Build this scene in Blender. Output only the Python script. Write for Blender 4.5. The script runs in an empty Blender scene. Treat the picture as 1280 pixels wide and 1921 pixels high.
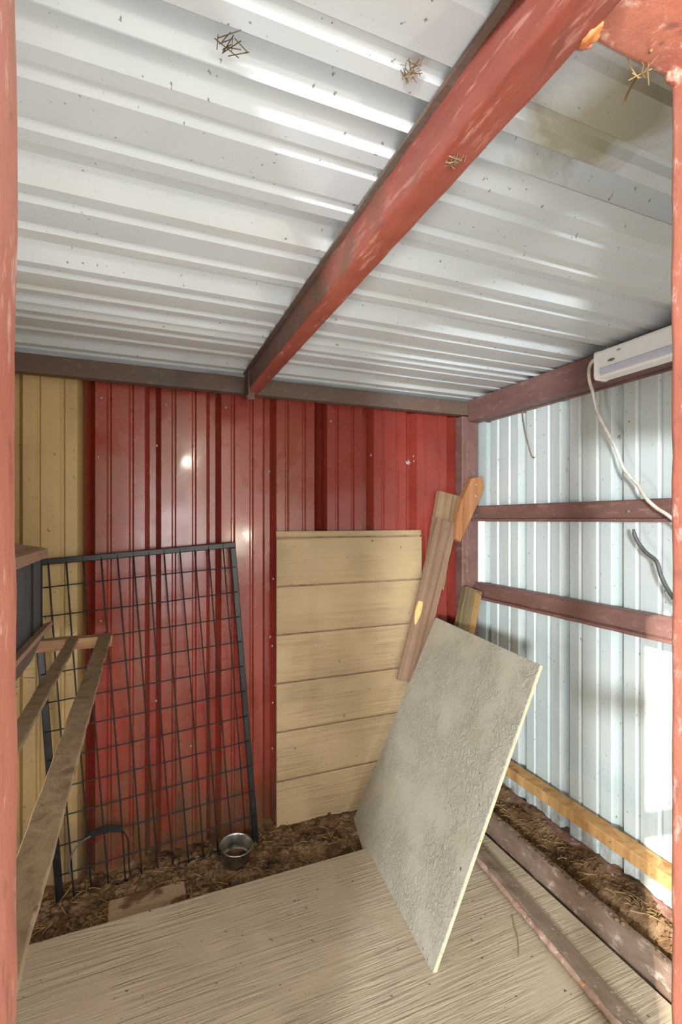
import bpy, bmesh, math, random
from mathutils import Vector, Matrix, noise

random.seed(7)
sc = bpy.context.scene
S = 0.76            # authoring units -> metres
CH = 1.75           # eye height in authoring units (all z below are relative to the eye)
TH = math.atan(373 / 908)
sn, cs = math.sin(TH), math.cos(TH)

# ------------------------------------------------------------------ camera
cam = bpy.data.cameras.new('camera')
cam.sensor_fit = 'HORIZONTAL'; cam.sensor_width = 36; cam.lens = 36 * 908 / 1280
cam.shift_y = 14.5 / 1280; cam.clip_start = 0.01
camo = bpy.data.objects.new('camera', cam); sc.collection.objects.link(camo)
camo.rotation_euler = (math.pi / 2, 0, -TH); camo.location = (0, 0, CH * S)
sc.camera = camo
# ------------------------------------------------------------------ world, sun, added lights, exposure
sc.view_settings.view_transform = 'Standard'; sc.view_settings.look = 'None'
sc.view_settings.gamma = 1; sc.view_settings.use_curve_mapping = False
sc.view_settings.exposure = 0.06
w = bpy.data.worlds.new('sky'); sc.world = w; w.use_nodes = True
bg = w.node_tree.nodes['Background']; bg.inputs[0].default_value = (0.93, 0.97, 1.0, 1); bg.inputs[1].default_value = 1.15

def lamp(name, kind, loc, energy, color, aim=None, **kw):
    l = bpy.data.lights.new(name, kind); l.energy = energy; l.color = color
    for k, v in kw.items(): setattr(l, k, v)
    o = bpy.data.objects.new(name, l); sc.collection.objects.link(o)
    o.location = (loc[0] * S, loc[1] * S, (loc[2] + CH) * S)
    if aim is not None:
        d = Vector(aim) - Vector(loc); o.rotation_euler = d.to_track_quat('-Z', 'Y').to_euler()
    return o
SUN_DIR = Vector((0.77, 0.638, -0.47))
lamp('sun', 'SUN', (0, 0, 3), 10.0, (1.0, 0.92, 0.80), aim=Vector((0, 0, 3)) + SUN_DIR, angle=math.radians(0.7))
# unseen key light added outside the door, left of the camera
lamp('key_light', 'AREA', (-2.38, -3.0, 0.10), 245, (0.91, 0.97, 1.0), aim=(1.35, 2.2, -0.55), shape='DISK', size=0.34)
# large fill light added behind the camera to lift the interior
lamp('front_fill', 'AREA', (0.30, -1.35, -0.15), 12, (1.0, 0.985, 0.96), aim=(0.45, 2.6, -0.2), shape='DISK', size=0.8)
# warm fill light added out of view in the front left corner
lamp('corner_fill', 'AREA', (-0.80, 0.80, -0.55), 11, (1.0, 0.96, 0.9), aim=(0.7, 2.5, -0.3), shape='DISK', size=0.35)
# upward fill added beside the camera to brighten the roof
lamp('roof_fill', 'AREA', (0.30, -0.15, -0.75), 2.6, (0.95, 0.98, 1.0), aim=(0.75, 1.3, 0.8), shape='DISK', size=0.5)
lamp('glint_light', 'POINT', (0.660, -2.0, 0.836), 45, (1.0, 0.9, 0.7), shadow_soft_size=0.02)  # this and the next: point lights added to make glints on the red wall
lamp('glint_light', 'POINT', (1.49, -2.0, -0.226), 45, (1.0, 0.9, 0.7), shadow_soft_size=0.02)

# ------------------------------------------------------------------ helpers
def lin(c):
    return tuple(((v / 255) / 12.92 if v <= 10 else ((v / 255 + .055) / 1.055) ** 2.4) for v in c) + (1,)

def ray(px, py):
    r = (px - 640) / 908
    return Vector((sn + r * cs, cs - r * sn, (975 - py) / 908))
def on(px, py, X=None, Y=None, Z=None):
    d = ray(px, py)
    t = X / d.x if X is not None else (Y / d.y if Y is not None else Z / d.z)
    return d * t

class Mat:
    def __init__(s, name, rough=.6, metal=0, spec=.5):
        s.m = bpy.data.materials.new(name); s.m.use_nodes = True
        s.t = s.m.node_tree; s.b = s.t.nodes['Principled BSDF']
        s.b.inputs['Roughness'].default_value = rough; s.b.inputs['Metallic'].default_value = metal
        s.b.inputs['Specular IOR Level'].default_value = spec
        s.tc = s.t.nodes.new('ShaderNodeTexCoord'); s.h = None
    def n(s, typ, **kw):
        x = s.t.nodes.new(typ)
        for k, v in kw.items(): setattr(x, k, v)
        return x
    def l(s, a, b): s.t.links.new(a, b)
    def coords(s, scale=(1, 1, 1), src='Object'):
        mp = s.n('ShaderNodeMapping'); mp.inputs['Scale'].default_value = scale
        s.l(s.tc.outputs[src], mp.inputs[0]); return mp.outputs[0]
    def noise(s, scale, detail=4, stretch=(1, 1, 1), rough=.55, dist=0):
        x = s.n('ShaderNodeTexNoise'); x.inputs['Scale'].default_value = scale
        x.inputs['Detail'].default_value = detail; x.inputs['Roughness'].default_value = rough
        x.inputs['Distortion'].default_value = dist
        s.l(s.coords(stretch), x.inputs['Vector']); return x.outputs['Fac']
    def ramp(s, fac, stops, interp='LINEAR'):
        x = s.n('ShaderNodeValToRGB'); x.color_ramp.interpolation = interp
        e = x.color_ramp.elements
        while len(e) < len(stops): e.new(.5)
        for el, (p, c) in zip(e, stops):
            el.position = p; el.color = c if len(c) == 4 else lin(c)
        s.l(fac, x.inputs[0]); return x.outputs[0]
    def mask(s, fac, a, b):
        return s.ramp(fac, [(a, (0, 0, 0, 1)), (b, (1, 1, 1, 1))])
    def mix(s, fac, a, b, mode='MIX'):
        x = s.n('ShaderNodeMix', data_type='RGBA', blend_type=mode)
        if isinstance(fac, float): x.inputs[0].default_value = fac
        else: s.l(fac, x.inputs[0])
        for i, v in ((6, a), (7, b)):
            if isinstance(v, tuple): x.inputs[i].default_value = v if len(v) == 4 else lin(v)
            else: s.l(v, x.inputs[i])
        return x.outputs[2]
    def mul(s, a, f):
        x = s.n('ShaderNodeMath', operation='MULTIPLY'); s.l(a, x.inputs[0])
        if isinstance(f, (int, float)): x.inputs[1].default_value = f
        else: s.l(f, x.inputs[1])
        return x.outputs[0]
    def add(s, a, b):
        x = s.n('ShaderNodeMath', operation='ADD'); s.l(a, x.inputs[0])
        if isinstance(b, (int, float)): x.inputs[1].default_value = b
        else: s.l(b, x.inputs[1])
        return x.outputs[0]
    def color(s, c): s.l(c, s.b.inputs['Base Color'])
    def rough(s, c): s.l(c, s.b.inputs['Roughness'])
    def bump(s, h, strength=.3, dist=.004):
        x = s.n('ShaderNodeBump'); x.inputs['Strength'].default_value = strength; x.inputs['Distance'].default_value = dist
        s.l(h, x.inputs['Height'])
        if s.h: s.l(s.h, x.inputs['Normal'])
        s.h = x.outputs[0]; s.l(s.h, s.b.inputs['Normal'])

def sheet_metal(name, base, alt, speck, rough=.35, metal=0.0, fine=.06, dirt=(120, 100, 70), along='z', low=None, spec_amt=(.70, .74), spec=.5, stain=None):
    m = Mat(name, rough, metal, spec)
    st = {'z': (1, 1, .12), 'x': (.12, 1, 1)}[along]
    c = m.mix(m.mask(m.noise(1.6, 5, dist=.6), .40, .66), base, alt)
    c = m.mix(m.mul(m.mask(m.noise(9, 5, st), .52, .78), .35), c, dirt)
    if low:   # splashed mud near the ground
        sx = m.n('ShaderNodeSeparateXYZ'); m.l(m.tc.outputs['Object'], sx.inputs[0])
        hgt = m.n('ShaderNodeMapRange'); hgt.inputs[1].default_value = low[0] * S; hgt.inputs[2].default_value = low[1] * S
        hgt.inputs[3].default_value = .42; hgt.inputs[4].default_value = 0
        m.l(sx.outputs[2], hgt.inputs[0])
        f = m.mask(m.add(m.noise(14, 8, (1, 1, .6), .7), hgt.outputs[0]), .66, .86)
        c = m.mix(m.mul(f, .85), c, low[2])
    if stain:
        vd = m.n('ShaderNodeVectorMath', operation='DISTANCE'); m.l(m.tc.outputs['Object'], vd.inputs[0]); vd.inputs[1].default_value = stain[0]
        mr = m.n('ShaderNodeMapRange'); mr.inputs[1].default_value = stain[1]; mr.inputs[2].default_value = 0; mr.inputs[3].default_value = 0; mr.inputs[4].default_value = .75
        m.l(vd.outputs['Value'], mr.inputs[0])
        c = m.mix(m.mul(m.mask(m.add(mr.outputs[0], m.mul(m.noise(7, 6, dist=1), .8)), .62, .9), .8), c, (140, 128, 96))
    f = m.mask(m.noise(95, 2, (1, 1, .6)), spec_amt[0], spec_amt[1])
    c = m.mix(m.mul(f, .75), c, speck)
    m.color(c)
    m.rough(m.ramp(m.noise(6, 5), [(.35, (rough - .07,) * 3 + (1,)), (.7, (rough + .15,) * 3 + (1,))]))
    m.bump(m.noise(3, 2), .10, .02)
    if fine: m.bump(m.noise(260, 2), fine, .001)
    return m.m

M = {}
M['red'] = sheet_metal('red_paint', (146, 60, 48), (132, 50, 40), (70, 30, 26), .24, low=(-1.80, -1.0, (104, 78, 58)), spec=.55, fine=0)
for _n in bpy.data.materials['red_paint'].node_tree.nodes:
    if _n.type == 'BSDF_PRINCIPLED': _n.inputs['Coat Weight'].default_value = .16; _n.inputs['Coat Roughness'].default_value = .09
M['tan'] = sheet_metal('tan_paint', (186, 158, 108), (168, 140, 94), (92, 70, 40), .42, low=(-1.80, -1.0, (150, 128, 96)))
M['white_wall'] = sheet_metal('pale_blue_paint', (200, 210, 209), (188, 201, 202), (80, 74, 62), .40, spec_amt=(.69, .73), dirt=(150, 145, 120), low=(-1.80, -1.35, (140, 130, 112)))
M['roof'] = sheet_metal('galvanised_white', (203, 208, 210), (192, 198, 201), (92, 82, 66), .55, dirt=(196, 184, 156), along='x', spec_amt=(.70, .74), stain=((.86 * S, .68 * S, .79 * S), .22))

def painted_steel(name, base, alt, fleck, dark, rust, rough=.5, amt=1.0, st=(1, 1, 1), rs=(.70, .78), dusty=None):
    m = Mat(name, rough)
    c = m.mix(m.mask(m.noise(7, 6, st, .65), .38, .64), base, alt)
    c = m.mix(m.mul(m.mask(m.noise(45, 6, st, .7), .55, .72), .7 * amt), c, fleck)
    c = m.mix(m.mul(m.mask(m.noise(30, 6, st, .7, 1.0), .58, .72), .7 * amt), c, dark)
    c = m.mix(m.mask(m.noise(5, 7, (1, 1, 1), .75), rs[0], rs[1]), c, rust)
    if dusty:   # settled dust towards the far end
        sx = m.n('ShaderNodeSeparateXYZ'); m.l(m.tc.outputs['Object'], sx.inputs[0])
        g = m.n('ShaderNodeMapRange'); g.inputs[1].default_value = dusty[0]; g.inputs[2].default_value = dusty[1]
        m.l(sx.outputs[1], g.inputs[0])
        f = m.mask(m.add(m.mul(g.outputs[0], .5), m.mul(m.noise(12, 6), .9)), .55, .85)
        c = m.mix(m.mul(f, .85), c, dusty[2])
    m.color(c); m.bump(m.noise(70, 5, st, .7), .5, .002)
    return m.m
M['frame'] = painted_steel('red_oxide_paint', (168, 98, 80), (192, 122, 100), (236, 204, 190), (112, 74, 70), (206, 140, 84), .5, 1.35, (1, 1, .4))
M['weld'] = painted_steel('rusty_weld', (196, 124, 84), (220, 132, 60), (236, 190, 150), (130, 70, 50), (240, 150, 40), .6, 1.0, rs=(.45, .6))
M['beam'] = painted_steel('red_oxide_beam', (158, 84, 66), (136, 66, 52), (214, 164, 146), (96, 60, 52), (184, 100, 60), .40, 1.1, (1.3, .22, 1.3))
M['beam_side'] = painted_steel('red_oxide_beam_side', (150, 80, 66), (128, 64, 52), (204, 152, 136), (92, 62, 54), (160, 92, 60), .6, 1.0, (1.3, .22, 1.3), dusty=(.5, 1.5, (98, 78, 64)))
M['beam_dusty'] = painted_steel('dusty_beam', (98, 86, 76), (104, 82, 70), (146, 132, 118), (64, 50, 44), (130, 90, 64), .7, .6, (.5, 1, 1))
M['girt'] = painted_steel('primer_girt', (124, 92, 86), (108, 76, 70), (170, 140, 130), (66, 46, 42), (160, 92, 62), .5, .8, (1, .3, 1))
M['rusty'] = painted_steel('crusty_edge', (150, 110, 96), (120, 84, 70), (214, 188, 178), (84, 62, 50), (170, 110, 66), .8, 1.2, rs=(.6, .7))

def wood(name, base, alt, dark, axis, rough=.8, bump=.5, scale=1.0, knots=False, extra=None):
    m = Mat(name, rough, spec=.25)
    k = 26 * scale; st = [k, k, k]; st[axis] = k * .025
    g = m.noise(1.0, 6, tuple(st), .6, .5)
    c = m.ramp(g, [(.30, dark), (.46, base), (.66, alt)])
    c = m.mix(m.mul(m.mask(m.noise(4, 4), .45, .7), .4), c, dark)
    c = m.mix(m.mul(m.mask(m.noise(80, 2), .66, .72), .6), c, (60, 48, 36))
    if extra: c = m.mix(m.mul(m.mask(m.noise(extra[0], 4), extra[1], extra[1] + .06), .9), c, extra[2])
    m.color(c); m.bump(g, bump, .003)
    return m.m
M['plank'] = wood('weathered_plank', (132, 104, 84), (152, 124, 102), (92, 68, 52), 2)
M['stake'] = wood('orange_stake', (166, 114, 76), (184, 132, 92), (122, 78, 50), 2)
M['stud'] = wood('grey_stud', (142, 116, 88), (160, 134, 106), (104, 80, 58), 2)
M['olive_stud'] = wood('olive_stud', (112, 98, 72), (146, 116, 74), (80, 68, 50), 2)
M['rail'] = wood('yellow_rail', (186, 142, 92), (206, 164, 110), (150, 104, 64), 1, extra=(6, .62, (120, 92, 70)))
M['roost'] = wood('roost_wood', (138, 118, 92), (152, 132, 106), (112, 94, 72), 1, bump=.8, scale=1.4)
M['cross'] = wood('cross_wood', (166, 132, 100), (184, 152, 122), (128, 84, 60), 0, extra=(16, .60, (206, 190, 172)))
M['rail_dull'] = wood('dull_yellow', (150, 118, 76), (166, 132, 88), (118, 92, 60), 2)
M['fresh'] = wood('fresh_split_wood', (222, 178, 112), (236, 196, 134), (190, 140, 80), 2)
M['boxwood'] = wood('nest_box_wood', (156, 124, 104), (170, 138, 116), (118, 90, 74), 1)
M['buried'] = wood('buried_board', (150, 128, 102), (160, 136, 110), (112, 86, 64), 0, extra=(7, .50, (92, 62, 42)))

def siding(name, base, alt, axis, bump=.6, bscale=1.0, spots=(60, 56, 46), mottle=None):
    m = Mat(name, .55, spec=.4)
    st = [60 * bscale] * 3; st[axis] = (2.4 if axis == 0 else 5.5) * bscale
    g = m.noise(1.0, 5, tuple(st), .62, 1.6)
    g2 = m.noise(5, 3)
    c = m.mix(m.mask(m.noise(3, 5), .38, .66), base, alt)
    if mottle: c = m.mix(m.mul(m.mask(m.noise(2.2, 4, dist=.5), .5, .68), .55), c, mottle)
    c = m.mix(m.mul(m.mask(g, .60, .72), .22), c, (96, 86, 70))
    c = m.mix(m.mul(m.mask(m.noise(48, 2), .715, .735), .8), c, spots)
    m.color(c)
    m.bump(m.mul(m.mask(g, .40, .66), m.mask(g2, .38, .56)), bump, .005)
    st2 = [150 * bscale] * 3; st2[axis] = (5 if axis == 0 else 12) * bscale
    m.bump(m.noise(1.0, 3, tuple(st2), .6, .8), bump * .5, .003)
    if mottle and axis == 1: m.bump(m.noise(110, 3, (1, 1, 1), .6, 1.0), .5, .003)
    return m.m
M['floor_siding'] = siding('embossed_floor_siding', (177, 162, 140), (167, 152, 130), 0, .6, .75)
M['lean_siding'] = siding('embossed_grey_siding', (178, 172, 158), (170, 163, 147), 1, .7, .9, mottle=(150, 140, 116))
M['tan_siding'] = siding('embossed_tan_siding', (180, 156, 120), (170, 146, 110), 0, .7, .7, mottle=(166, 144, 108))
M['siding_edge'] = wood('fibre_edge', (206, 190, 150), (214, 200, 164), (176, 158, 118), 0)

def dirt():
    m = Mat('manure_dirt', .95, spec=.15)
    a = m.noise(9, 8, rough=.7)
    c = m.ramp(a, [(.34, (60, 42, 30)), (.46, (116, 88, 62)), (.58, (162, 130, 98)), (.72, (196, 168, 136))])
    c = m.mix(m.mul(m.mask(m.noise(40, 4), .5, .7), .6), c, (136, 108, 78))
    m.color(c); m.bump(m.noise(34, 8, rough=.75), 1.0, .02); m.bump(m.noise(160, 3), .5, .003)
    return m.m
M['dirt'] = dirt()
def plain(name, c, rough=.6, metal=0, c2=None, sc_=30, spec=.5, bump=.1):
    m = Mat(name, rough, metal, spec)
    m.color(m.mix(m.mask(m.noise(sc_, 4), .4, .65), c, c2 or tuple(v * .8 for v in c)))
    m.bump(m.noise(sc_ * 3, 3), bump, .001); return m.m
M['black'] = plain('black_paint', (17, 19, 21), .42, c2=(30, 34, 37))
M['wire'] = plain('dark_wire', (30, 24, 22), .6, c2=(22, 18, 17))
M['steel'] = plain('stainless_steel', (186, 184, 176), .34, 1.0, c2=(120, 116, 104), sc_=18)
M['galv'] = plain('grey_galvanised', (128, 126, 118), .5, .3, c2=(104, 104, 100), sc_=12)
M['slate'] = plain('blue_grey_sheet', (84, 94, 98), .45, .2, c2=(70, 80, 86), sc_=20)
M['dark'] = plain('dark_gap', (22, 22, 24), .8)
M['white_plastic'] = plain('white_plastic', (250, 250, 248), .35, c2=(246, 246, 244))
M['lens'] = plain('lilac_lens', (202, 208, 226), .25, c2=(208, 212, 228))
M['cord_white'] = plain('white_cord', (226, 222, 212), .45, c2=(196, 190, 178))
M['cord_grey'] = plain('grey_cord', (92, 94, 92), .5, c2=(70, 72, 72))
M['straw'] = plain('dry_straw', (172, 144, 96), .8, c2=(120, 94, 62), sc_=8)
M['twig'] = plain('dark_twig', (84, 66, 48), .9)
M['screw'] = plain('bright_screw', (225, 220, 208), .3, .6)
M['pipe'] = painted_steel('dirt_caked_pipe', (134, 114, 102), (104, 84, 70), (214, 196, 188), (72, 54, 40), (140, 108, 76), .38, 1.0, (1, .4, 1))
M['web'] = plain('dusty_nest', (150, 128, 100), .95, c2=(110, 92, 70))
M['ground_out'] = plain('pale_gravel', (158, 156, 152), .9, c2=(134, 132, 126), sc_=3)
M['lap'] = plain('sealant_strip', (196, 190, 180), .6)

def mesh_obj(name, verts, faces, mat, parent=None, M4=None, smooth=False, kind=None, mats=None, fm=None):
    me = bpy.data.meshes.new(name); me.from_pydata([tuple(v) for v in verts], [], faces); me.update()
    for mm in (mats or [mat]): me.materials.append(M[mm])
    if fm:
        for p, i in zip(me.polygons, fm): p.material_index = i
    if smooth:
        for p in me.polygons: p.use_smooth = True
    o = bpy.data.objects.new(name, me); sc.collection.objects.link(o)
    base = M4 or Matrix.Identity(4)
    if parent:
        o.parent = parent; o.matrix_basis = parent['_m'] and Matrix.Identity(4) or base
        W = Matrix(ROOTS[parent.name])
        o.matrix_basis = W.inverted() @ base
        ROOTS[o.name] = base.copy()
    else:
        o.matrix_basis = base; ROOTS[o.name] = base.copy()
    o['_m'] = 0
    if kind: o['kind'] = kind
    return o
ROOTS = {}
def empty(name, loc, label=None, cat=None, group=None, kind=None, parent=None):
    o = bpy.data.objects.new(name, None); sc.collection.objects.link(o); o.empty_display_size = .05
    o['_m'] = 0; m = Matrix.Translation(loc); ROOTS[o.name] = m.copy()
    if parent: o.parent = parent; m = ROOTS[parent.name].inverted() @ m
    o.matrix_basis = m
    tag(o, label, cat, group, kind); return o
def tag(o, label=None, cat=None, group=None, kind=None):
    for k, v in (('label', label), ('category', cat), ('group', group), ('kind', kind)):
        if v: o[k] = v
    return o

def bevel_box(a, b, bev=.004, seg=2):
    bm = bmesh.new(); bmesh.ops.create_cube(bm, size=1)
    a, b = Vector(a), Vector(b); c = (a + b) / 2; d = b - a
    for v in bm.verts: v.co = Vector((v.co.x * d.x + c.x, v.co.y * d.y + c.y, v.co.z * d.z + c.z))
    if bev: bmesh.ops.bevel(bm, geom=bm.edges[:], offset=min(bev, min(abs(x) for x in d) * .45), segments=seg, affect='EDGES', profile=.5)
    return bm
def bm_obj(name, bm, mat, parent=None, M4=None, smooth=False, kind=None):
    bm.verts.index_update()
    vs = [v.co.copy() for v in bm.verts]; fs = [[v.index for v in f.verts] for f in bm.faces]; bm.free()
    return mesh_obj(name, vs, fs, mat, parent, M4, smooth, kind)
def box(name, a, b, mat, parent=None, M4=None, bev=.004, kind=None):
    return bm_obj(name, bevel_box(a, b, bev), mat, parent, M4, kind=kind)
def long_box(name, L, wd, th, mat, parent=None, M4=None, n=24, wob=.0015, bev=.004, chip=0, seed=0):
    """board along local Z from 0 to L, width along X, thickness along Y (0..th), slightly uneven edges"""
    r = random.Random(seed); vs = []; fs = []
    for i in range(n + 1):
        z = L * i / n
        e = [r.uniform(-wob, wob) for _ in range(4)]
        ch = chip * max(0, noise.noise(Vector((z * 9, seed, 0)))) if chip else 0
        P = [(-wd / 2 + e[0], 0), (wd / 2 + e[1] - ch, 0), (wd / 2 + e[2] - ch, th), (-wd / 2 + e[3], th)]
        q = []
        for k in range(4):
            x, y = P[k]; sx = 1 if x < 0 else -1; sy = 1 if y < th / 2 else -1
            c1, c2 = (x + sx * bev, y), (x, y + sy * bev)
            q += [c1, c2] if k in (1, 3) else [c2, c1]
        vs += [(x, y, z) for x, y in q]
    for i in range(n):
        for k in range(8):
            a = i * 8 + k; b = i * 8 + (k + 1) % 8
            fs.append([a, b, b + 8, a + 8])
    fs.append(list(range(7, -1, -1))); fs.append([n * 8 + k for k in range(8)])
    return mesh_obj(name, vs, fs, mat, parent, M4)
def frame_m(p0, p1, wide):
    """matrix whose Z runs p0->p1, X is nearest to `wide`"""
    z = (Vector(p1) - Vector(p0)).normalized(); x = Vector(wide); x = (x - z * x.dot(z)).normalized(); y = z.cross(x)
    m = Matrix((x, y, z)).transposed().to_4x4(); m.translation = Vector(p0); return m
def tube_geo(pts, rad, n=8):
    pts = [Vector(p) for p in pts]; vs = []; fs = []; up = Vector((.13, .21, .97)); px = None
    for i, p in enumerate(pts):
        t = (pts[min(i + 1, len(pts) - 1)] - pts[max(i - 1, 0)]).normalized()
        x = (px - t * px.dot(t)) if px else t.cross(up)
        if x.length < 1e-4: x = t.cross(Vector((1, 0, 0)))
        x.normalize(); px = x; y = t.cross(x)
        r = rad[i] if isinstance(rad, (list, tuple)) else rad
        vs += [p + (x * math.cos(2 * math.pi * k / n) + y * math.sin(2 * math.pi * k / n)) * r for k in range(n)]
    for i in range(len(pts) - 1):
        for k in range(n):
            a = i * n + k; b = i * n + (k + 1) % n; fs.append([a, b, b + n, a + n])
    fs.append(list(range(n - 1, -1, -1))); fs.append([(len(pts) - 1) * n + k for k in range(n)])
    return vs, fs
def smooth_path(pts, k=8):
    pts = [Vector(p) for p in pts]; out = []
    for i in range(len(pts) - 1):
        p0, p1, p2, p3 = pts[max(i - 1, 0)], pts[i], pts[i + 1], pts[min(i + 2, len(pts) - 1)]
        for j in range(k):
            t = j / k
            out.append(.5 * ((2 * p1) + (p2 - p0) * t + (2 * p0 - 5 * p1 + 4 * p2 - p3) * t * t + (3 * p1 - p0 - 3 * p2 + p3) * t ** 3))
    return out + [pts[-1]]
def tube(name, pts, rad, mat, parent=None, M4=None, n=8, k=0, kind=None):
    if k: pts = smooth_path(pts, k)
    v, f = tube_geo(pts, rad, n); return mesh_obj(name, v, f, mat, parent, M4, True, kind)
def prism(name, prof, axis, a0, a1, mat, parent=None, n=1, jig=0):
    """closed 2D profile extruded along axis ('x': prof=(y,z); 'y': prof=(x,z); 'z': prof=(x,y))"""
    N = len(prof); vs = []
    for i in range(n + 1):
        a = a0 + (a1 - a0) * i / n
        for (u, v) in prof:
            if jig: u += random.uniform(-jig, jig); v += random.uniform(-jig, jig)
            vs.append({'x': (a, u, v), 'y': (u, a, v), 'z': (u, v, a)}[axis])
    fs = []
    for i in range(n):
        for k in range(N):
            p = i * N + k; q = i * N + (k + 1) % N; fs.append([p, q, q + N, p + N])
    fs.append(list(range(N - 1, -1, -1))); fs.append([n * N + k for k in range(N)])
    o = mesh_obj(name, vs, fs, mat, parent)
    bm = bmesh.new(); bm.from_mesh(o.data); bmesh.ops.recalc_face_normals(bm, faces=bm.faces); bm.to_mesh(o.data); bm.free()
    return o

# ------------------------------------------------------------------ ribbed metal sheets
def rib_profile(u0, u1, off, pitch, depth, hw, hb, md=.007, mw=.013):
    pts = [(u0, 0)]
    k = math.floor((u0 - off) / pitch) - 1
    while off + k * pitch < u1 + pitch:
        c = off + k * pitch
        for u, d in ((c - hw, 0), (c - hb, depth), (c + hb, depth), (c + hw, 0)): pts.append((u, d))
        for f in (1 / 3, 2 / 3):
            c2 = c + pitch * f
            for u, d in ((c2 - mw, 0), (c2 - mw * .35, md), (c2 + mw * .35, md), (c2 + mw, 0)): pts.append((u, d))
        k += 1
    pts = [p for p in pts if u0 + 1e-4 < p[0] < u1 - 1e-4]
    return [(u0, 0)] + pts + [(u1, 0)]
def ribbed(name, prof, plane, v0, v1, kind, mat, parent, thick=.004, n=10, wave=.0018, seed=0):
    """kind: 'back' u=X v=Z depth +Y ; 'right' u=Y v=Z depth +X ; 'left' depth -X ; 'roof' u=Y v=X depth +Z; 'front' depth -Y"""
    vs = []; N = len(prof); sg = thick
    def put(u, v, d):
        if kind == 'back': return (u, plane + d, v)
        if kind == 'front': return (u, plane - d, v)
        if kind == 'right': return (plane + d, u, v)
        if kind == 'left': return (plane - d, u, v)
        return (v, u, plane + d)
    for i in range(n + 1):
        v = v0 + (v1 - v0) * i / n
        for u, d in prof:
            vs.append(put(u, v, d + wave * noise.noise(Vector((u * 2.3, v * 2.1, seed)))))
    K = len(vs)
    for i in range(n + 1):
        v = v0 + (v1 - v0) * i / n
        for u, d in prof:
            vs.append(put(u, v, d + sg + wave * noise.noise(Vector((u * 2.3, v * 2.1, seed)))))
    fs = []
    for i in range(n):
        for k in range(N - 1):
            a = i * N + k
            fs.append([a, a + 1, a + 1 + N, a + N]); fs.append([K + a + N, K + a + 1 + N, K + a + 1, K + a])
        for a in (i * N, i * N + N - 1): fs.append([a, a + N, K + a + N, K + a])
    for i in (0, n):
        for k in range(N - 1):
            a = i * N + k; fs.append([a, a + 1, K + a + 1, K + a])
    o = mesh_obj(name, vs, fs, mat, parent)
    bm = bmesh.new(); bm.from_mesh(o.data); bmesh.ops.recalc_face_normals(bm, faces=bm.faces); bm.to_mesh(o.data); bm.free()
    return o

WB, WR, RZ = 2.70, 2.08, 0.79
PIT = .309; OFFB = -.257
ARGS = dict(pitch=PIT, depth=.034, hw=.034, hb=.019, md=.009, mw=.012)
BARGS = dict(pitch=PIT, depth=.058, hw=.040, hb=.015, md=.010, mw=.012)
back = empty('wall_back', (0.6, WB, -CH), kind='structure')
def bk(u0, u1, top, mat, dy, seed):
    return ribbed('wall_sheet', rib_profile(u0, u1, OFFB, **BARGS), WB + dy, -1.84, top, 'back', mat, back, seed=seed)
s0 = bk(-1.2, -.262, .745, 'tan', .006, 1); s0['label'] = 'tan ribbed metal sheet'
s1 = bk(-.262, .984, .745, 'red', 0, 2); s1['label'] = 'red ribbed metal sheet'
s2 = bk(.984, 2.09, .745, 'red', -.003, 3); s2['label'] = 'red ribbed metal sheet'
right = empty('wall_right', (WR, 1.5, -CH), kind='structure')
for k, (u0, u1) in enumerate(((.42, 1.30), (1.30, 2.575))):
    ribbed('wall_sheet', rib_profile(u0, u1, 1.31 - 4 * PIT, **ARGS), WR - .003 * k, -1.84, .84, 'right', 'white_wall', right, seed=5 + k)
for z0, z1 in ((.09, .80), (-1.8, -.42)):
    box('corner_flashing', (WR - .004, 2.56, z0), (WR + .002, 2.70, z1), 'white_wall', right, bev=0)
left = empty('wall_left', (-1.1, 1.5, -CH), kind='structure')
ribbed('wall_sheet', rib_profile(.5, 2.72, .2, **ARGS), -1.1, -1.84, .84, 'left', 'tan', left, seed=9)
front = empty('wall_front', (0, .47, -CH), kind='structure')
ribbed('wall_sheet', rib_profile(-1.14, -.205, 0, **ARGS), .47, -1.84, .78, 'front', 'tan', front, seed=11)
ribbed('wall_sheet', rib_profile(.81, 2.11, 0, **ARGS), .45, .34, .78, 'front', 'white_wall', front, seed=12)
roof = empty('ceiling', (.5, 1.2, RZ), kind='structure')
RP = .395
for k, (u0, u1) in enumerate(((.30, .86), (.86, 2.045), (2.045, 2.80))):
    o = ribbed('roof_sheet', rib_profile(u0, u1, .86 - 3 * RP, RP, .046, .076, .028, .013, .020), RZ - .003 * k, -1.4, 2.30, 'roof', 'roof', roof, n=16, seed=20 + k)

# floor: packed dirt, uneven
def ground_z(x, y):
    z = -1.752
    z += .016 * noise.noise(Vector((x * 2.2, y * 2.2, 3))) + .018 * noise.noise(Vector((x * 7, y * 7, 8)))
    z += .020 * abs(noise.noise(Vector((x * 17, y * 17, 1)))) + .004 * noise.noise(Vector((x * 40, y * 40, 5)))
    if y > 2.3: z += .012 * (y - 2.3) / .4
    if y > 2.3 and x < .2: z -= .05 * min(1, (.2 - x)) * min(1, (y - 2.2) / .2)
    if x > 1.84: z += .095 * min(1, (x - 1.84) / .12) * (1 + .5 * noise.noise(Vector((x * 9, y * 6, 2))))
    if -1.0 < x < 1.70 and 1.0 < y < 2.20: z = min(z, -1.735)
    if y < .9: z = min(z, -1.75)
    return z
vs = []; fs = []; nx, ny = 230, 190
X0, X1, Y0, Y1 = -1.2, 2.12, .2, 2.80
for j in range(ny + 1):
    for i in range(nx + 1):
        x = X0 + (X1 - X0) * i / nx; y = Y0 + (Y1 - Y0) * j / ny
        vs.append((x, y, ground_z(x, y)))
for j in range(ny):
    for i in range(nx):
        a = j * (nx + 1) + i; fs.append([a, a + 1, a + nx + 2, a + nx + 1])
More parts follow.
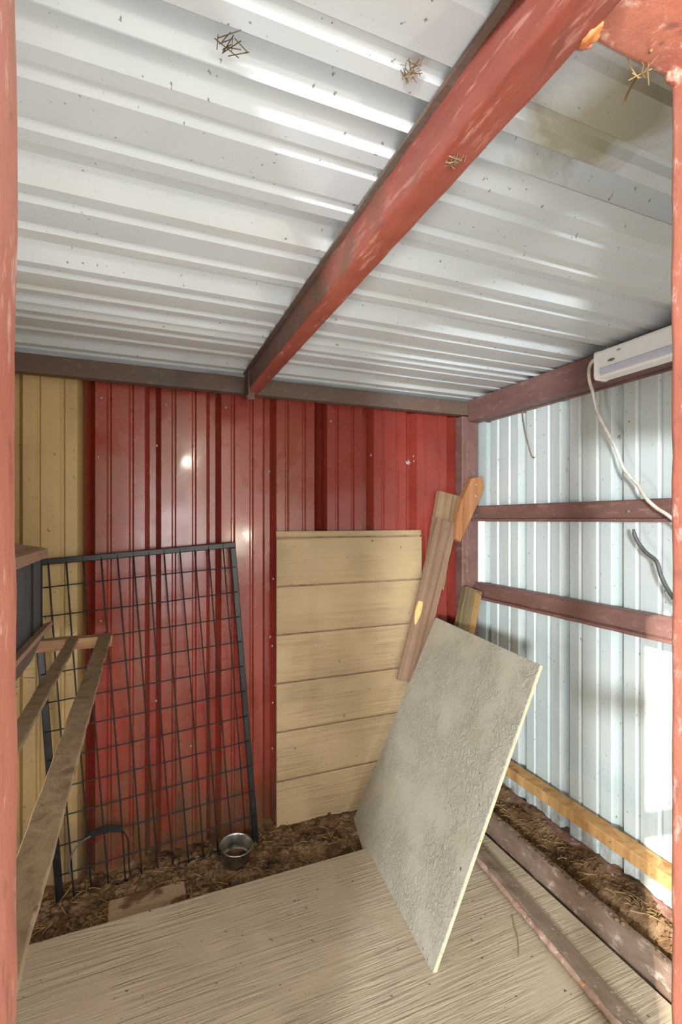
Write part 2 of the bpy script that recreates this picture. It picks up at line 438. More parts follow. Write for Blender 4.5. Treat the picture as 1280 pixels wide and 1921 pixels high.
fl = mesh_obj('floor', vs, fs, 'dirt', smooth=True, kind='structure')
g = mesh_obj('ground', [(-9, -9, -1.80), (9, -9, -1.80), (9, 9, -1.80), (-9, 9, -1.80)], [[0, 1, 2, 3]], 'ground_out', kind='structure')
# unseen wall added to block the sun from the doorway
ribbed('sun_block_wall', rib_profile(-8.0, -2.37, 0, **ARGS), -2.20, -1.80, 2.9, 'front', 'tan', None, seed=30)['kind'] = 'structure'

# ------------------------------------------------------------------ steel frame
fr = tag(empty('door_frame', (.34, .47, -CH)), 'rough red-painted steel door frame around the view, nearest the camera', 'frame')
def rough_bar(name, a, b, mat, parent, amp=.004, cut=.02):
    bm = bevel_box(a, b, .012, 3)
    bmesh.ops.subdivide_edges(bm, edges=[e for e in bm.edges if e.calc_length() > .2], cuts=60, use_grid_fill=True)
    for v in bm.verts:
        v.co += Vector((noise.noise(v.co * 14), noise.noise(v.co * 14 + Vector((5, 0, 0))), noise.noise(v.co * 14 + Vector((0, 9, 0))))) * amp
    return bm_obj(name, bm, mat, parent, smooth=True)
rough_bar('jamb', (-.205, .42, -1.80), (-.104, .52, .79), 'frame', fr, .0025)
rough_bar('jamb', (.786, .42, -1.80), (.806, .52, .785), 'frame', fr, .0025)
rough_bar('header', (.535, .425, .708), (2.05, .525, .787), 'frame', fr, .004)
rough_bar('header', (-1.1, .425, .748), (.514, .525, .787), 'frame', fr, .003)
# weld fillets where header, jamb and roof beam meet
def blob(name, c, r, mat, parent, sq=(1, 1, 1), amp=.35, seed=0, sub=3, smooth=True):
    bm = bmesh.new(); bmesh.ops.create_icosphere(bm, subdivisions=sub, radius=1)
    for v in bm.verts:
        d = 1 + amp * noise.noise(v.co * 1.8 + Vector((seed, 0, 0))) + amp * .4 * noise.noise(v.co * 5 + Vector((0, seed, 0)))
        v.co = Vector((v.co.x * sq[0], v.co.y * sq[1], v.co.z * sq[2])) * r * d + Vector(c)
    return bm_obj(name, bm, mat, parent, smooth=smooth)
blob('weld_bead', (.594, .522, .706), .017, 'frame', fr, (1.2, .7, .9), .3, seed=1)
blob('weld_bead', (.784, .510, .706), .013, 'frame', fr, (1.1, .9, 1), .3, seed=2)
blob('weld_bead', (.586, .500, .688), .014, 'weld', fr, (.9, 1.4, .6), .5, seed=3)
# side rails on the open front right (their shadow crosses the pale wall)
box('side_rail', (.820, .44, -.66), (2.05, .50, -.58), 'girt', fr)
box('side_rail', (.806, .44, .30), (2.05, .50, .38), 'girt', fr)

rb = tag(empty('roof_beam', (.55, 1.6, .683)), 'reddish steel roof beam running front to back under the white roof', 'beam')
bmr = bevel_box((.515, .425, .683), (.588, 2.612, .785), .008, 3)
bmesh.ops.subdivide_edges(bmr, edges=[e for e in bmr.edges if e.calc_length() > 1], cuts=90)
for v in bmr.verts: v.co += Vector((noise.noise(v.co * 20), 0, noise.noise(v.co * 20 + Vector((3, 3, 3))))) * .002
bmr.normal_update(); rfm = [1 if f.normal.x < -.6 else 0 for f in bmr.faces]
bt = bm_obj('tube', bmr, 'beam', rb, smooth=True); bt.data.materials.append(M['beam_side'])
for p_, i_ in zip(bt.data.polygons, rfm): p_.material_index = i_
box('end_clip', (.517, 2.575, .645), (.560, 2.603, .684), 'girt', rb)
box('clip_tab', (.508, 2.50, .655), (.516, 2.60, .775), 'beam_dusty', rb, bev=.001)
prism('lip', [(.500, .777), (.515, .777), (.515, .785), (.500, .785)], 'y', .52, 2.6, 'beam_dusty', rb, n=60, jig=.001)

bb = tag(empty('back_beam', (.5, 2.63, .68)), 'dusty brown steel beam along the top of the red wall', 'beam')
box('tube', (-1.09, 2.605, .680), (1.97, 2.665, .768), 'beam_dusty', bb, bev=.006)
sb = tag(empty('side_beam', (2.01, 1.5, .64)), 'mauve-brown steel beam along the top of the pale wall, carrying the light', 'beam')
box('tube', (1.965, .53, .638), (2.050, 2.61, .778), 'girt', sb, bev=.008)
prism('bottom_lip', [(2.05, .633), (2.078, .633), (2.078, .645), (2.05, .645)], 'y', .53, 2.54, 'girt', sb)
cp = tag(empty('corner_post', (1.99, 2.64, -1.78)), 'brown rusty steel post in the corner between red and pale walls', 'post')
box('tube', (1.925, 2.612, -1.80), (2.055, 2.688, .676), 'girt', cp, bev=.006)
box('weld_seam', (1.957, 2.606, -1.70), (1.962, 2.613, .60), 'rusty', cp, bev=.001)
gm = [(2.066, 0), (2.018, 0), (1.985, -.002), (1.985, .012), (2.012, .017), (2.012, .090), (2.020, .098), (2.066, .098)]
def girt(zb, label):
    e = tag(empty('wall_girt', (2.03, 1.5, zb)), label, 'rail', 'steel girts on the pale wall')
    prism('rail', [(x, z + zb) for x, z in gm], 'y', .53, 2.60, 'girt', e, n=40, jig=.0007)
    return e
g1 = girt(-.008, 'brown steel girt at eye height across the pale ribbed wall')
g2 = girt(-.505, 'lower brown steel girt across the pale wall, just above the leaning board')
blob('bolt', (2.012, on(1178, 957, X=2.01).y, .038), .009, 'galv', g1, (.5, 1, 1), .1)
blob('bolt', (2.012, on(893, 1000, X=2.01).y, .03), .008, 'galv', g1, (.5, 1, 1), .1)

bs = tag(empty('base_angle', (2.03, 1.5, -1.7)), 'pinkish rusty steel base angle along the foot of the pale wall', 'rail')
prism('angle', [(2.025, -1.76), (2.072, -1.76), (2.072, -1.648), (2.060, -1.644), (2.025, -1.655)], 'y', .50, 2.60, 'rusty', bs, n=70, jig=.003)
v_, f_ = tube_geo([(1.800, .5 + i * .02, -1.705) for i in range(106)], .064, 30)
v_ = [Vector((1.800, v.y, -1.705)) + (v - Vector((1.800, v.y, -1.705))) * (1 + .10 * noise.noise(v * 11) + .07 * noise.noise(v * 30) * (1 if v.x > 1.78 else .25)) for v in v_]
tag(mesh_obj('steel_pipe', v_, f_, 'pipe', smooth=True), 'round dirt-caked steel pipe lying along the foot of the pale wall', 'pipe')

tr = tag(long_box('wall_timber', 2.05, .085, .056, 'rail', None, frame_m((2.004, .53, -1.435), (2.004, 2.58, -1.440), (1, 0, 0)), n=40, wob=.002),
         'yellow pine timber rail fixed low across the pale wall', 'timber')

# ------------------------------------------------------------------ boards and sheets
ZS = -1.712
fs_ = tag(empty('floor_sheet', (.5, 1.6, ZS)), 'wide grooved tan siding sheet lying flat on the dirt floor', 'board')
fo = Vector((.49, 1.64, ZS)); fm = Matrix.Translation(fo)
box('board', (-1.23, -.64, 0), (1.22, .62, .018), 'floor_siding', fs_, fm, bev=.003)
box('tongue', (1.216, -.635, .002), (1.226, .615, .012), 'siding_edge', fs_, fm, bev=.002)

# leaning sheet: corners A (near foot), B (far foot), C (far top), D (near top)
A = Vector((1.006, 1.545, -1.690)); D = Vector((1.56, 1.575, -.615)); Bc = Vector((1.096, 2.60, -1.715))
zax = (D - A).normalized(); L = (D - A).length
xax = (Bc - A); xax = (xax - zax * xax.dot(zax)); W = xax.length; xax.normalize(); yax = zax.cross(xax)
Mm = Matrix((xax, yax, zax)).transposed().to_4x4(); Mm.translation = A
C_ = on(818, 1158, Y=2.52)
Cl = Mm.inverted() @ (ray(818, 1158) * 1.0)
def hit_panel(px, py):
    d = ray(px, py); n = yax; t = A.dot(n) / d.dot(n); q = Mm.inverted() @ (d * t); return (q.x, q.z)
th = .020
prof = [hit_panel(812, 1827), hit_panel(681, 1596), hit_panel(663, 1537), hit_panel(818, 1158), hit_panel(1014, 1247)]
ls = empty('leaning_sheet', (1.2, 2.0, -1.7)); tag(ls, 'large smooth grey-tan siding board leaning at an angle toward the pale wall', 'board')
sgn = 1 if (yax.dot(Vector((0, 0, 0)) - A)) < 0 else -1    # thickness goes away from the eye
def slab(name, prof, y0, y1, mat, parent, M4, inset=0):
    bm = bmesh.new(); f = bm.faces.new([bm.verts.new((x, y0, z)) for x, z in prof])
    r = bmesh.ops.extrude_face_region(bm, geom=[f])
    for v in [e for e in r['geom'] if isinstance(e, bmesh.types.BMVert)]: v.co.y = y1
    bmesh.ops.recalc_face_normals(bm, faces=bm.faces)
    bmesh.ops.bevel(bm, geom=bm.edges[:], offset=.002, segments=1, affect='EDGES')
    return bm_obj(name, bm, mat, parent, M4)
slab('board', prof, 0, sgn * .006, 'lean_siding', ls, Mm)
cx = sum(p[0] for p in prof) / 5; cz = sum(p[1] for p in prof) / 5
core = [(cx + (x - cx) * .998, cz + (z - cz) * .999) for x, z in prof]
slab('core', core, sgn * .0055, sgn * .018, 'siding_edge', ls, Mm)

# grooved siding panel standing against the red wall
sp = empty('siding_panel', (1.18, 2.66, -1.74)); tag(sp, 'tan grooved siding panel standing upright against the red wall', 'board')
PX0, PX1, PT, PB = .700, 1.648, -.066, -1.756
ys = 2.672
gro = [-.102] + [on(520, y, Y=ys - .02).z for y in (1101, 1192.5, 1284, 1376, 1469)]
zz = [PT] + gro + [PB]
box('backing', (PX0 + .002, ys + .002, PB + .002), (PX1 - .002, ys + .012, PT - .002), 'boxwood', sp, bev=.001)
for k in range(len(zz) - 1):
    t, b = zz[k] - (.005 if k else 0), zz[k + 1] + (.004 if k < len(zz) - 2 else 0)
    bm = bmesh.new(); yf = ys - (.013 if k else .006)
    # lap board: front face leans out slightly to the bottom edge, rounded lower nose
    pr = [(ys + .002, t), (yf + .003, t), (yf, t - .006), (yf - .003, b + .006), (yf, b + .001), (ys + .002, b)]
    vv = []
    for x in (PX0, PX1): vv.append([bm.verts.new((x, y, z)) for y, z in pr])
    N = len(pr)
    for i in range(N): bm.faces.new([vv[0][i], vv[0][(i + 1) % N], vv[1][(i + 1) % N], vv[1][i]])
    bm.faces.new(vv[0][::-1]); bm.faces.new(vv[1]); bmesh.ops.recalc_face_normals(bm, faces=bm.faces)
    bm_obj('lap_board', bm, 'tan_siding', sp)

# leaning lumber in the corner
def board_px(name, tl, tr_, bl, Yt, Yb, th, mat, label, cat='plank', extend=0, chip=0, seed=1):
    a, b, c = on(*tl, Y=Yt), on(*tr_, Y=Yt), on(*bl, Y=Yb)
    up = (a - c).normalized(); wv = b - a; wv -= up * wv.dot(up)
    p1 = (a + b) / 2; L_ = (a - c).length + extend
    p1 = a + wv / 2; p0 = p1 - up * L_
    m = frame_m(p0, p1, wv); e = empty(name, p0, label, cat)
    yv = Vector((m[0][1], m[1][1], m[2][1])); 
    if yv.y < 0: m = m @ Matrix.Translation((0, -th, 0))   # thickness toward the wall
    long_box('board', L_, wv.length, th, mat, e, m, n=30, chip=chip, seed=seed)
    return e, m, L_, wv.length, th, (0 if yv.y > 0 else th), (-1 if yv.y > 0 else 1)
pl, pm, PLn, PW, pth, yface, ydir = board_px('wide_plank', (822, 971), (859, 985), (747, 1276), 2.60, 2.575, .03, 'plank',
    'wide weathered brown plank with a pale split knot, leaning in the corner', chip=.003)
# split knot: pale fresh wood on the left edge
kn = []
for k in range(14):
    t = 2 * math.pi * k / 14; kn.append((-PW / 2 + .024 + .022 * math.cos(t), PLn * .42 + .075 * math.sin(t) * (1 + .2 * math.sin(3 * t))))
slab('split_knot', kn, yface + ydir * .0025, yface - ydir * .004, 'fresh', pl, pm)['label'] = 'pale yellow split knot'
board_px('short_stud', (826, 921), (863, 930), (796, 1100), 2.642, 2.634, .045, 'stud', 'pale wooden stud end rising behind the wide brown plank', seed=3)
# pointed stake
e = empty('pointed_stake', on(858, 1015, Y=2.56), 'orange-brown pointed wooden stake with two screws at the top of the lumber', 'stake')
pp = [on(x, y, Y=2.56) for x, y in ((864, 1017), (873, 998), (903, 932), (909, 914), (906, 894), (886, 897), (868, 935), (860, 962), (857, 1011))]
o0 = pp[0]; slab('board', [(p.x - o0.x, p.z - o0.z) for p in pp], 0, .045, 'stake', e, Matrix.Translation(o0))
for x, y in ((894, 909), (893, 931)): blob('screw', on(x, y, Y=2.558), .0065, 'screw', e, (1, .4, 1), .1, sub=2)
# short angled stud right of the corner post foot
cs_, csm, cl_, cw_, ct_, cy_, cd_ = board_px('corner_stud', (876, 1100), (906, 1107), (858, 1190), 2.49, 2.45, .05, 'olive_stud', 'olive-grey stud with a yellow edge leaning below the lower girt', seed=5, extend=.9)
slab('split_face', [(.012, .02), (cw_ / 2 - .001, .02), (cw_ / 2 - .001, cl_ - .03), (.016, cl_ - .012)], cy_ + cd_ * .004, cy_ - cd_ * .004, 'rail_dull', cs_, csm)['label'] = 'yellow-brown split face'

# long crusty bar on the floor sheet
cb = tag(empty('edge_strip', (1.52, 1.6, ZS + .02)), 'crusty brown strip with a pinkish edge lying on the floor sheet', 'strip')
pts0, pts1 = Vector((1.560, 2.19, ZS + .019)), Vector((1.43, .80, ZS + .019))
vs = []; fs = []; n = 90
for i in range(n + 1):
    p = pts0.lerp(pts1, i / n); j = .006 * noise.noise(Vector((i * .35, 0, 4))); h = .026 + .006 * noise.noise(Vector((i * .2, 7, 4)))
    for dx, dz in ((-.004 + j, 0), (-.002 + j, h), (.016 + j * .5, h + .002), (.088, .012), (.090, 0)): vs.append(p + Vector((dx, 0, dz)))
for i in range(n):
    for k in range(5):
        a = i * 5 + k; b = i * 5 + (k + 1) % 5; fs.append([a, b, b + 5, a + 5])
fs.append([0, 1, 2, 3, 4][::-1]); fs.append([n * 5 + k for k in range(5)])
M['strip_top'] = wood('dusty_strip', (122, 104, 92), (136, 118, 104), (94, 78, 66), 1, extra=(60, .62, (176, 156, 140)))
o = mesh_obj('bar', vs, fs, 'strip_top', cb)
vs = []; fs = []
for i in range(n * 2 + 1):
    p = pts0.lerp(pts1, i / (2 * n)); r = .012 + .006 * noise.noise(Vector((i * .15, 3, 1)))
    tw = i * .5
    for k in range(7):
        t = 2 * math.pi * k / 7 + tw * .3
        vs.append(p + Vector((-.004 + r * math.cos(t) * (1 + .5 * noise.noise(Vector((i * .9, k, 2)))), 0, .016 + r * 1.1 * math.sin(t))))
for i in range(2 * n):
    for k in range(7):
        a = i * 7 + k; b = i * 7 + (k + 1) % 7; fs.append([a, b, b + 7, a + 7])
M['crust'] = painted_steel('pink_crust', (182, 152, 136), (146, 112, 96), (236, 224, 214), (96, 76, 62), (190, 124, 70), .8, 1.3, rs=(.6, .7))
mesh_obj('crusty_edge', vs, fs, 'crust', cb, smooth=True)['label'] = 'lumpy pinkish white edge'

# half-buried board in the dirt
bbm = Matrix.Translation((.16, 2.36, -1.745)) @ Matrix.Rotation(math.radians(2), 4, 'Z') @ Matrix.Rotation(math.radians(1.5), 4, 'Y')
tag(box('buried_board', (-.30, -.14, -.04), (.03, .080, .014), 'buried', None, bbm, bev=.008),
    'short board half buried in dirt beyond the floor sheet', 'board')

# ------------------------------------------------------------------ roost at left
ro = tag(empty('roost', (-.2, 1.5, -.55)), 'wooden roost of two long strips on a cross piece at left', 'roost')
def strip(x0, x1, z, y0, y1, name='perch_strip', seed=2, ch=.004):
    m = frame_m(((x0 + x1) / 2, y0, z), ((x0 + x1) / 2, y1, z), (1, 0, 0))
    return long_box(name, y1 - y0, abs(x1 - x0), .013, 'roost', ro, m, n=50, chip=ch, seed=seed, bev=.0015)
strip(-.176, -.126, -.505, .525, 2.385)
strip(-.293, -.252, -.505, .525, 2.385, seed=6)
prism('cross_piece', [(2.34, -.553), (2.395, -.553), (2.395, -.507), (2.34, -.507)], 'x', -1.09, -.122, 'cross', ro, n=30, jig=.0012)
blob('nail', (-.151, 2.34, -.490), .0035, 'dark', ro, sub=1)

# nest box on the left wall
nb = tag(empty('nest_box', (-.7, 1.75, -.55)), 'nest box with sloping wooden lid and blue-grey panel at far left', 'box')
y0, y1 = 1.25, 2.18
def pr(name, prof, a, b, mat): return prism(name, prof, 'y', a, b, mat, nb)
pr('lid', [(-1.09, .03), (-.345, -.113), (-.345, -.148), (-1.09, -.005)], y0 - .03, y1 + .03, 'boxwood')
pr('side_panel', [(-.372, -.140), (-.360, -.150), (-.360, -.42), (-.372, -.42)], y0 + .02, y1 - .03, 'slate')
for y in (y1 - .03, y1 - .20, y0 + .3): box('panel_seam', (-.362, y, -.42), (-.3555, y + .012, -.148), 'dark', nb, bev=0)
pr('end_panel', [(-1.09, .0), (-.372, -.138), (-.372, -.42), (-.42, -.54), (-1.09, -.54)], y1 - .015, y1 + .005, 'galv')
pr('perch_ledge', [(-.375, -.415), (-.328, -.398), (-.326, -.412), (-.372, -.44)], y0, y1 + .02, 'boxwood')
pr('tray', [(-1.08, -.43), (-.350, -.43), (-.395, -.545), (-1.08, -.55)], y0, y1, 'galv')
for k in range(9):
    r = random.Random(k); p = Vector((-.40, 2.1 - k * .05, -.555)); 
    tube('straw', [p, p + Vector((r.uniform(-.01, .04), r.uniform(-.05, .05), r.uniform(-.02, .015)))], .0018, 'straw', nb, n=4)

# ------------------------------------------------------------------ wire gate
gt = tag(empty('wire_gate', (.1, 2.6, -1.80)), 'black-framed welded wire gate panel leaning against the red wall', 'gate')
ang = math.radians(4.1)
u = Vector((math.cos(ang), 0, math.sin(ang))); v = Vector((-math.sin(ang), .036, math.cos(ang))).normalized(); wv = u.cross(v).normalized()
G = Matrix((u, wv, v)).transposed().to_4x4(); G.translation = Vector((-.368, 2.585, -1.815))
GW, GH, fw = .952, 1.632, .030
box('top_rail', (0, -.013, GH - fw), (GW, .013, GH), 'black', gt, G, bev=.004)
box('bottom_rail', (0, -.013, 0), (GW, .013, fw), 'black', gt, G, bev=.004)
box('stile', (0, -.0135, 0), (fw, .0135, GH - fw), 'black', gt, G, bev=.004)
box('stile', (GW - fw, -.0135, 0), (GW, .0135, GH - fw), 'black', gt, G, bev=.004)
rr = random.Random(4)
k = 0; x = fw + .045
while x < GW - fw - .02:
    j = rr.uniform(-.006, .006)
    tube('wire', [(x, .010, .01), (x + j, .011 + rr.uniform(-.003, .003), GH * .4), (x + j * .5, .010, GH - .01)], .0040, 'wire', gt, G, n=5, k=4); x += .0735
z = GH - .135
while z > .03:
    j = rr.uniform(-.004, .004)
    tube('wire', [(.01, .016, z), (GW / 2, .017, z + j), (GW - .01, .016, z)], .0034, 'wire', gt, G, n=5, k=4); z -= .1335

# black strap and loose cord caught on the gate
sc_ = [on(x, y, Y=2.575) for x, y in ((238, 1583), (228, 1556), (205, 1554), (185, 1560), (160, 1570))]
st = tag(empty('black_strap', sc_[-1]), 'black strap with a loose cord hooked on the wire gate', 'strap')
pth = smooth_path(sc_[1:], 6); vs = []; fs = []
for p in pth:
    for dy in (-.004, .004):
        for dz in (-.016, .016): vs.append(p + Vector((0, dy, dz)))
for i in range(len(pth) - 1):
    a = i * 4
    for q in ((0, 1), (1, 3), (3, 2), (2, 0)): fs.append([a + q[0], a + q[1], a + 4 + q[1], a + 4 + q[0]])
fs += [[0, 2, 3, 1], [len(vs) - 4, len(vs) - 3, len(vs) - 1, len(vs) - 2]]
mesh_obj('strap', vs, fs, 'black', st)
tube('cord', [on(x, y, Y=2.57) for x, y in ((232, 1560), (240, 1575), (241, 1600), (243, 1630), (246, 1645))], .004, 'dark', st, n=6, k=5)
tube('cord', [on(x, y, Y=2.56) for x, y in ((170, 1568), (150, 1582), (136, 1600), (129, 1622), (133, 1640))], .0045, 'cord_grey', st, n=6, k=5)

# ------------------------------------------------------------------ steel bowl
bw = tag(empty('feed_bowl', (.44, 2.49, -1.745)), 'small round stainless steel bowl standing in the dirt by the gate', 'bowl')
BM = Matrix.Translation((.437, 2.48, -1.742)) @ Matrix.Rotation(math.radians(5), 4, 'X') @ Matrix.Rotation(math.radians(3), 4, 'Y')
pf = [(0, .002), (.055, .002), (.066, .010), (.074, .045), (.079, .088), (.084, .092), (.086, .096), (.084, .0995), (.080, .098), (.0765, .090), (.071, .045), (.062, .013), (.050, .008), (0, .008)]
def lathe(name, pf, mat, parent, M4, n=40):
    vs = []; fs = []; N = len(pf)
    for i in range(n):
        t = 2 * math.pi * i / n
        for r, z in pf: vs.append((r * math.cos(t), r * math.sin(t), z))
    for i in range(n):
        for k in range(N - 1):
            a = i * N + k; b = ((i + 1) % n) * N + k
            fs.append([a, b, b + 1, a + 1])
    return mesh_obj(name, vs, fs, mat, parent, M4, True)
lathe('bowl', pf, 'steel', bw, BM)
bm = bmesh.new(); bmesh.ops.create_circle(bm, cap_ends=True, segments=28, radius=.062)
bmesh.ops.inset_region(bm, faces=bm.faces[:], thickness=.025, depth=.008)
for vv in bm.verts: vv.co.z += .018 + .006 * noise.noise(vv.co * 40)
bm_obj('dirt_inside', bm, 'dirt', bw, BM)

# ------------------------------------------------------------------ light and cables
lf = tag(empty('strip_light', (1.91, 1.0, .63)), 'white plastic strip light with a pale lilac lens on the side beam', 'light')
LY = 1.572
def rounded(x0, x1, z0, z1, r, n=5):
    out = []
    for cx_, cz_, a0 in ((x1 - r, z1 - r, 0), (x0 + r, z1 - r, 90), (x0 + r, z0 + r, 180), (x1 - r, z0 + r, 270)):
        for k in range(n + 1):
            t = math.radians(a0 + 90 * k / n); out.append((cx_ + r * math.cos(t), cz_ + r * math.sin(t)))
    return out
prism('housing', rounded(1.885, 1.966, .632, .755, .014), 'y', .62, LY, 'white_plastic', lf)
prism('end_cap', rounded(1.882, 1.966, .628, .757, .018), 'y', LY, LY + .012, 'white_plastic', lf)
prism('lens', rounded(1.879, 1.955, .640, .677, .012), 'y', .64, LY - .02, 'lens', lf)
blob('switch', (1.883, LY - .075, .695), .010, 'galv', lf, (.4, 1.8, .6), .1, sub=2)
blob('screw_hole', (1.884, LY - .11, .728), .006, 'lap', lf, (.4, 1.8, .8), .1, sub=2)
tag(tube('white_cable', [on(x, y, X=X) for x, y, X in ((1126, 672, 1.91), (1114, 676, 1.91), (1106, 690, 1.92), (1106, 712, 1.93), (1113, 738, 1.95), (1119, 768, 1.965), (1131, 795, 1.975), (1142, 815, 1.98), (1155, 840, 1.985), (1168, 874, 1.985), (1180, 892, 1.98), (1195, 907, 1.975), (1212, 934, 1.965), (1232, 953, 1.96), (1250, 964, 1.955), (1268, 978, 1.95), (1300, 1000, 1.93))],
    .0075, 'cord_white', n=10, k=5), 'white power cable drooping from the strip light across the pale wall', 'cable')
tag(tube('grey_cable', [on(x, y, X=X) for x, y, X in ((1189, 993, 1.985), (1192, 1006, 1.985), (1200, 1021, 1.99), (1213, 1037, 1.99), (1232, 1053, 1.985), (1240, 1078, 1.985), (1250, 1100, 1.985), (1262, 1119, 1.98), (1280, 1140, 1.95))],
    [.006] * 3 + [.0085] * 38, 'cord_grey', n=10, k=5), 'thick grey cable with a cut end hanging below the eye-height girt', 'cable')

# ------------------------------------------------------------------ straw, clods, nests, screws
def straw_mass(name, spots, count, seed, label, cat, zf, mat='straw', lmin=.03, lmax=.10, rad=.0013):
    r = random.Random(seed); vs = []; fs = []
    for _ in range(count):
        x, y = spots(r); L_ = r.uniform(lmin, lmax); a = r.uniform(0, math.tau); t = r.gauss(0, .22)
        z = zf(x, y) + .004
        d = Vector((math.cos(a) * math.cos(t), math.sin(a) * math.cos(t), abs(math.sin(t))))
        p = Vector((x, y, z)); q = p + d * L_ * .5; s = p + d * L_ + Vector((r.uniform(-.012, .012), r.uniform(-.012, .012), -.006))
        if s.y > 2.66 or q.y > 2.66: continue
        v_, f_ = tube_geo([p, q, s], rad * r.uniform(.6, 1.3), 3); b = len(vs); vs += v_; fs += [[i + b for i in f] for f in f_]
    o = mesh_obj(name, vs, fs, mat); o['kind'] = 'stuff'; tag(o, label, cat); return o
straw_mass('loose_straw', lambda r: (r.uniform(-.6, 1.15), 2.28 + .36 * r.random()), 520, 3, 'dry straw bits scattered on the dirt below the red wall', 'straw', ground_z, lmax=.09)
straw_mass('straw_litter', lambda r: (r.uniform(1.86, 2.0), r.uniform(.9, 2.45)), 420, 5, 'dry straw and chaff along the foot of the pale wall', 'straw', ground_z, lmin=.015, lmax=.06)
straw_mass('loose_twigs', lambda r: (r.uniform(-.6, 1.15), 2.26 + .38 * r.random()), 300, 13, 'dark twigs and stems in the dirt below the red wall', 'twigs', ground_z, mat='twig', lmax=.08, rad=.0018)
def clods(name, spots, count, seed, label, zf, rmin=.004, rmax=.020):
    r = random.Random(seed); vs = []; fs = []
    base = bmesh.new(); bmesh.ops.create_icosphere(base, subdivisions=1, radius=1); base.verts.index_update()
    bv = [v.co.copy() for v in base.verts]; bf = [[v.index for v in f.verts] for f in base.faces]; base.free()
    for _ in range(count):
        x, y = spots(r); s = rmin + (rmax - rmin) * r.random() ** 2.5; b = len(vs); z = zf(x, y)
        for c in bv:
            d = 1 + .5 * noise.noise(c * 1.5 + Vector((x * 50, y * 50, 0)))
            vs.append(Vector((x, y, z + s * .2)) + Vector((c.x * 1.2, c.y, c.z * .7)) * s * d)
        fs += [[i + b for i in f] for f in bf]
    o = mesh_obj(name, vs, fs, 'dirt', smooth=True); o['kind'] = 'stuff'; tag(o, label, 'dirt')
clods('dirt_clods', lambda r: (r.uniform(-.9, 1.15), 2.27 + .40 * r.random()), 1500, 8, 'crumbly brown dirt clods below the red wall', ground_z)
clods('dirt_crumbs', lambda r: (r.uniform(1.71, 2.04) if r.random() < .7 else r.uniform(1.70, 1.735), r.uniform(.8, 2.5)), 2200, 9, 'brown dirt crumbs around the pipe and base angle', lambda x, y: ground_z(x, y) if not 1.74 < x < 1.855 else -1.80 if x < 1.80 else -1.705 + math.sqrt(max(0, .062 ** 2 - (x - 1.795) ** 2)) , rmax=.012)
# yellow straw stem lying on the floor sheet
tag(tube('straw_stem', [on(x, y, Z=ZS + .021) for x, y in ((961, 1717), (966, 1740), (972, 1762), (974, 1795))], .0022, 'straw', n=5, k=4), 'single yellow straw stem on the floor sheet left of the crusty strip', 'straw')
# nests / dirt tufts hanging under the roof and on the walls
def tuft(c, r, n, seed, label, name='debris_tuft', mat='web', flat=None):
    q = random.Random(seed); vs = []; fs = []
    for _ in range(n):
        p = Vector(c) + Vector([q.gauss(0, r * .35) for _ in range(3)]); d = Vector([q.uniform(-1, 1) for _ in range(3)]).normalized() * r * q.uniform(.4, 1)
        if flat: p[flat[0]] = c[flat[0]]; d[flat[0]] *= .15
        v_, f_ = tube_geo([p - d, p + Vector([q.uniform(-r, r) * .2 for _ in range(3)]) * (0 if flat else 1), p + d], .0009, 3); b = len(vs); vs += v_; fs += [[i + b for i in f] for f in f_]
    o = mesh_obj(name, vs, fs, mat); tag(o, label, 'debris'); o['kind'] = 'stuff'; return o
tuft(on(772, 132, Z=RZ - .004), .022, 26, 1, 'straw tuft stuck to the roof left of the beam', flat=(2,))
tuft(on(425, 82, Z=RZ - .004), .028, 12, 2, 'dark cobweb twigs on the roof at upper left', mat='twig', flat=(2,))
tuft(on(855, 303, Z=.680), .018, 16, 3, 'straw caught on the underside of the roof beam', flat=(2,))
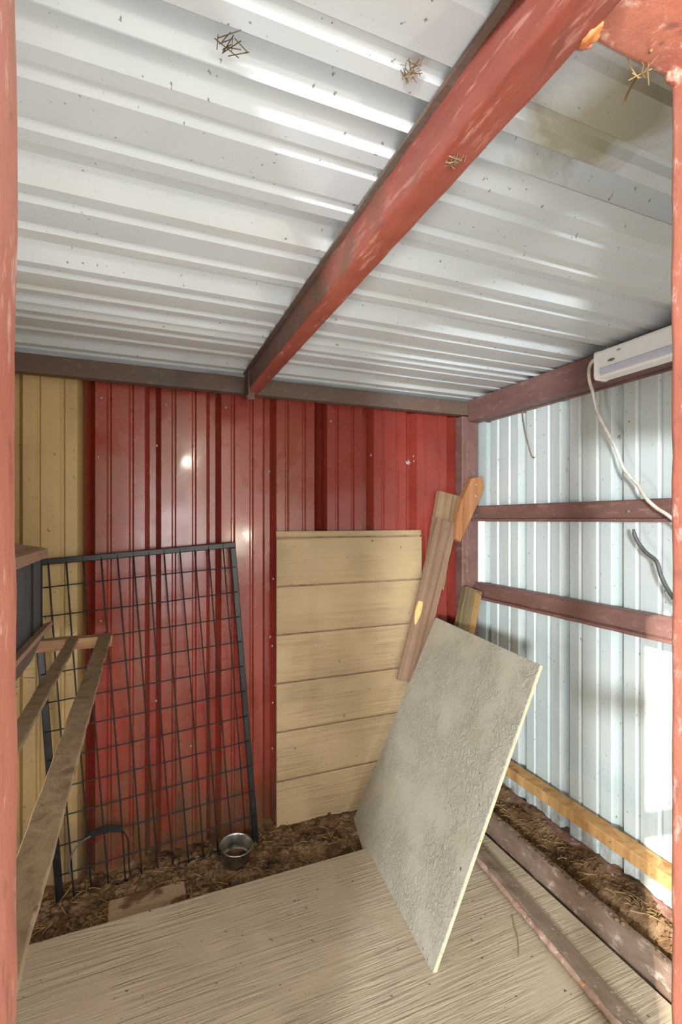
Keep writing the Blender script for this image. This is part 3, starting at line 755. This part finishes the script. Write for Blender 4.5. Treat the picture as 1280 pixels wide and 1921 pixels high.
tuft(on(1215, 130, Z=.70), .02, 7, 4, 'dry grass blades hanging from the door frame corner', mat='straw')
tuft(on(767, 868, Y=2.69), .016, 14, 6, 'pale cobweb lump on the red wall near the corner', mat='cord_white', flat=(1,))
tuft(on(404, 738, Y=2.600), .02, 14, 7, 'dark cobweb hanging from the back beam', mat='twig', flat=(1,))
tuft(on(1162, 820, X=2.072), .014, 8, 9, 'small dried leaf curl on the pale wall behind the white cable', mat='twig', flat=(0,))
tag(tube('hanging_grass', [on(x, y, Z=.69) for x, y in ((1222, 95),)] + [on(x, y, Y=.60) for x, y in ((1210, 118), (1192, 150), (1178, 175), (1171, 195))], [.0022] * 17, 'straw', n=5, k=4), 'dry grass blade hanging at the upper right frame corner', 'grass')
tag(tube('dried_vine', [on(x, y, X=2.055) for x, y in ((980, 770), (984, 800), (991, 830), (998, 855), (1004, 858))], .003, 'web', n=5, k=4), 'thin dried vine dangling below the side beam', 'vine')
# bright screw tips on the red wall
proto = None
for (x, y) in ((190, 746), (312, 759), (424, 764), (621, 790), (505, 884), (513, 1086), (507, 1195), (511, 1212), (517, 1286), (512, 1318), (511, 1404), (359, 1124), (358, 1400), (294, 836), (293, 1315), (189, 1165), (696, 854), (776, 856), (777, 865), (184, 857)):
    p = on(x, y, Y=2.695)
    if proto is None:
        proto = blob('screw_tip', (0, 0, 0), .0062, 'screw', s1, (1, .9, 1.2), .25, sub=1)
        proto.matrix_basis = ROOTS[s1.name].inverted() @ Matrix.Translation(p)
    else:
        c = proto.copy(); sc.collection.objects.link(c); c.parent = s1; c.matrix_basis = Matrix.Translation(p)

# ------------------------------------------------------------------ bring authoring units to metres, floor near z = 0
seen = set()
for o in sc.objects:
    if o.type in ('CAMERA', 'LIGHT'): continue
    if '_m' in o: del o['_m']
    t = o.matrix_basis.translation.copy()
    if o.parent is None: t.z += CH
    mb = o.matrix_basis.copy(); mb.translation = t * S; o.matrix_basis = mb
    if o.type == 'MESH' and o.data.name not in seen:
        seen.add(o.data.name); o.data.transform(Matrix.Scale(S, 4)); o.data.update()
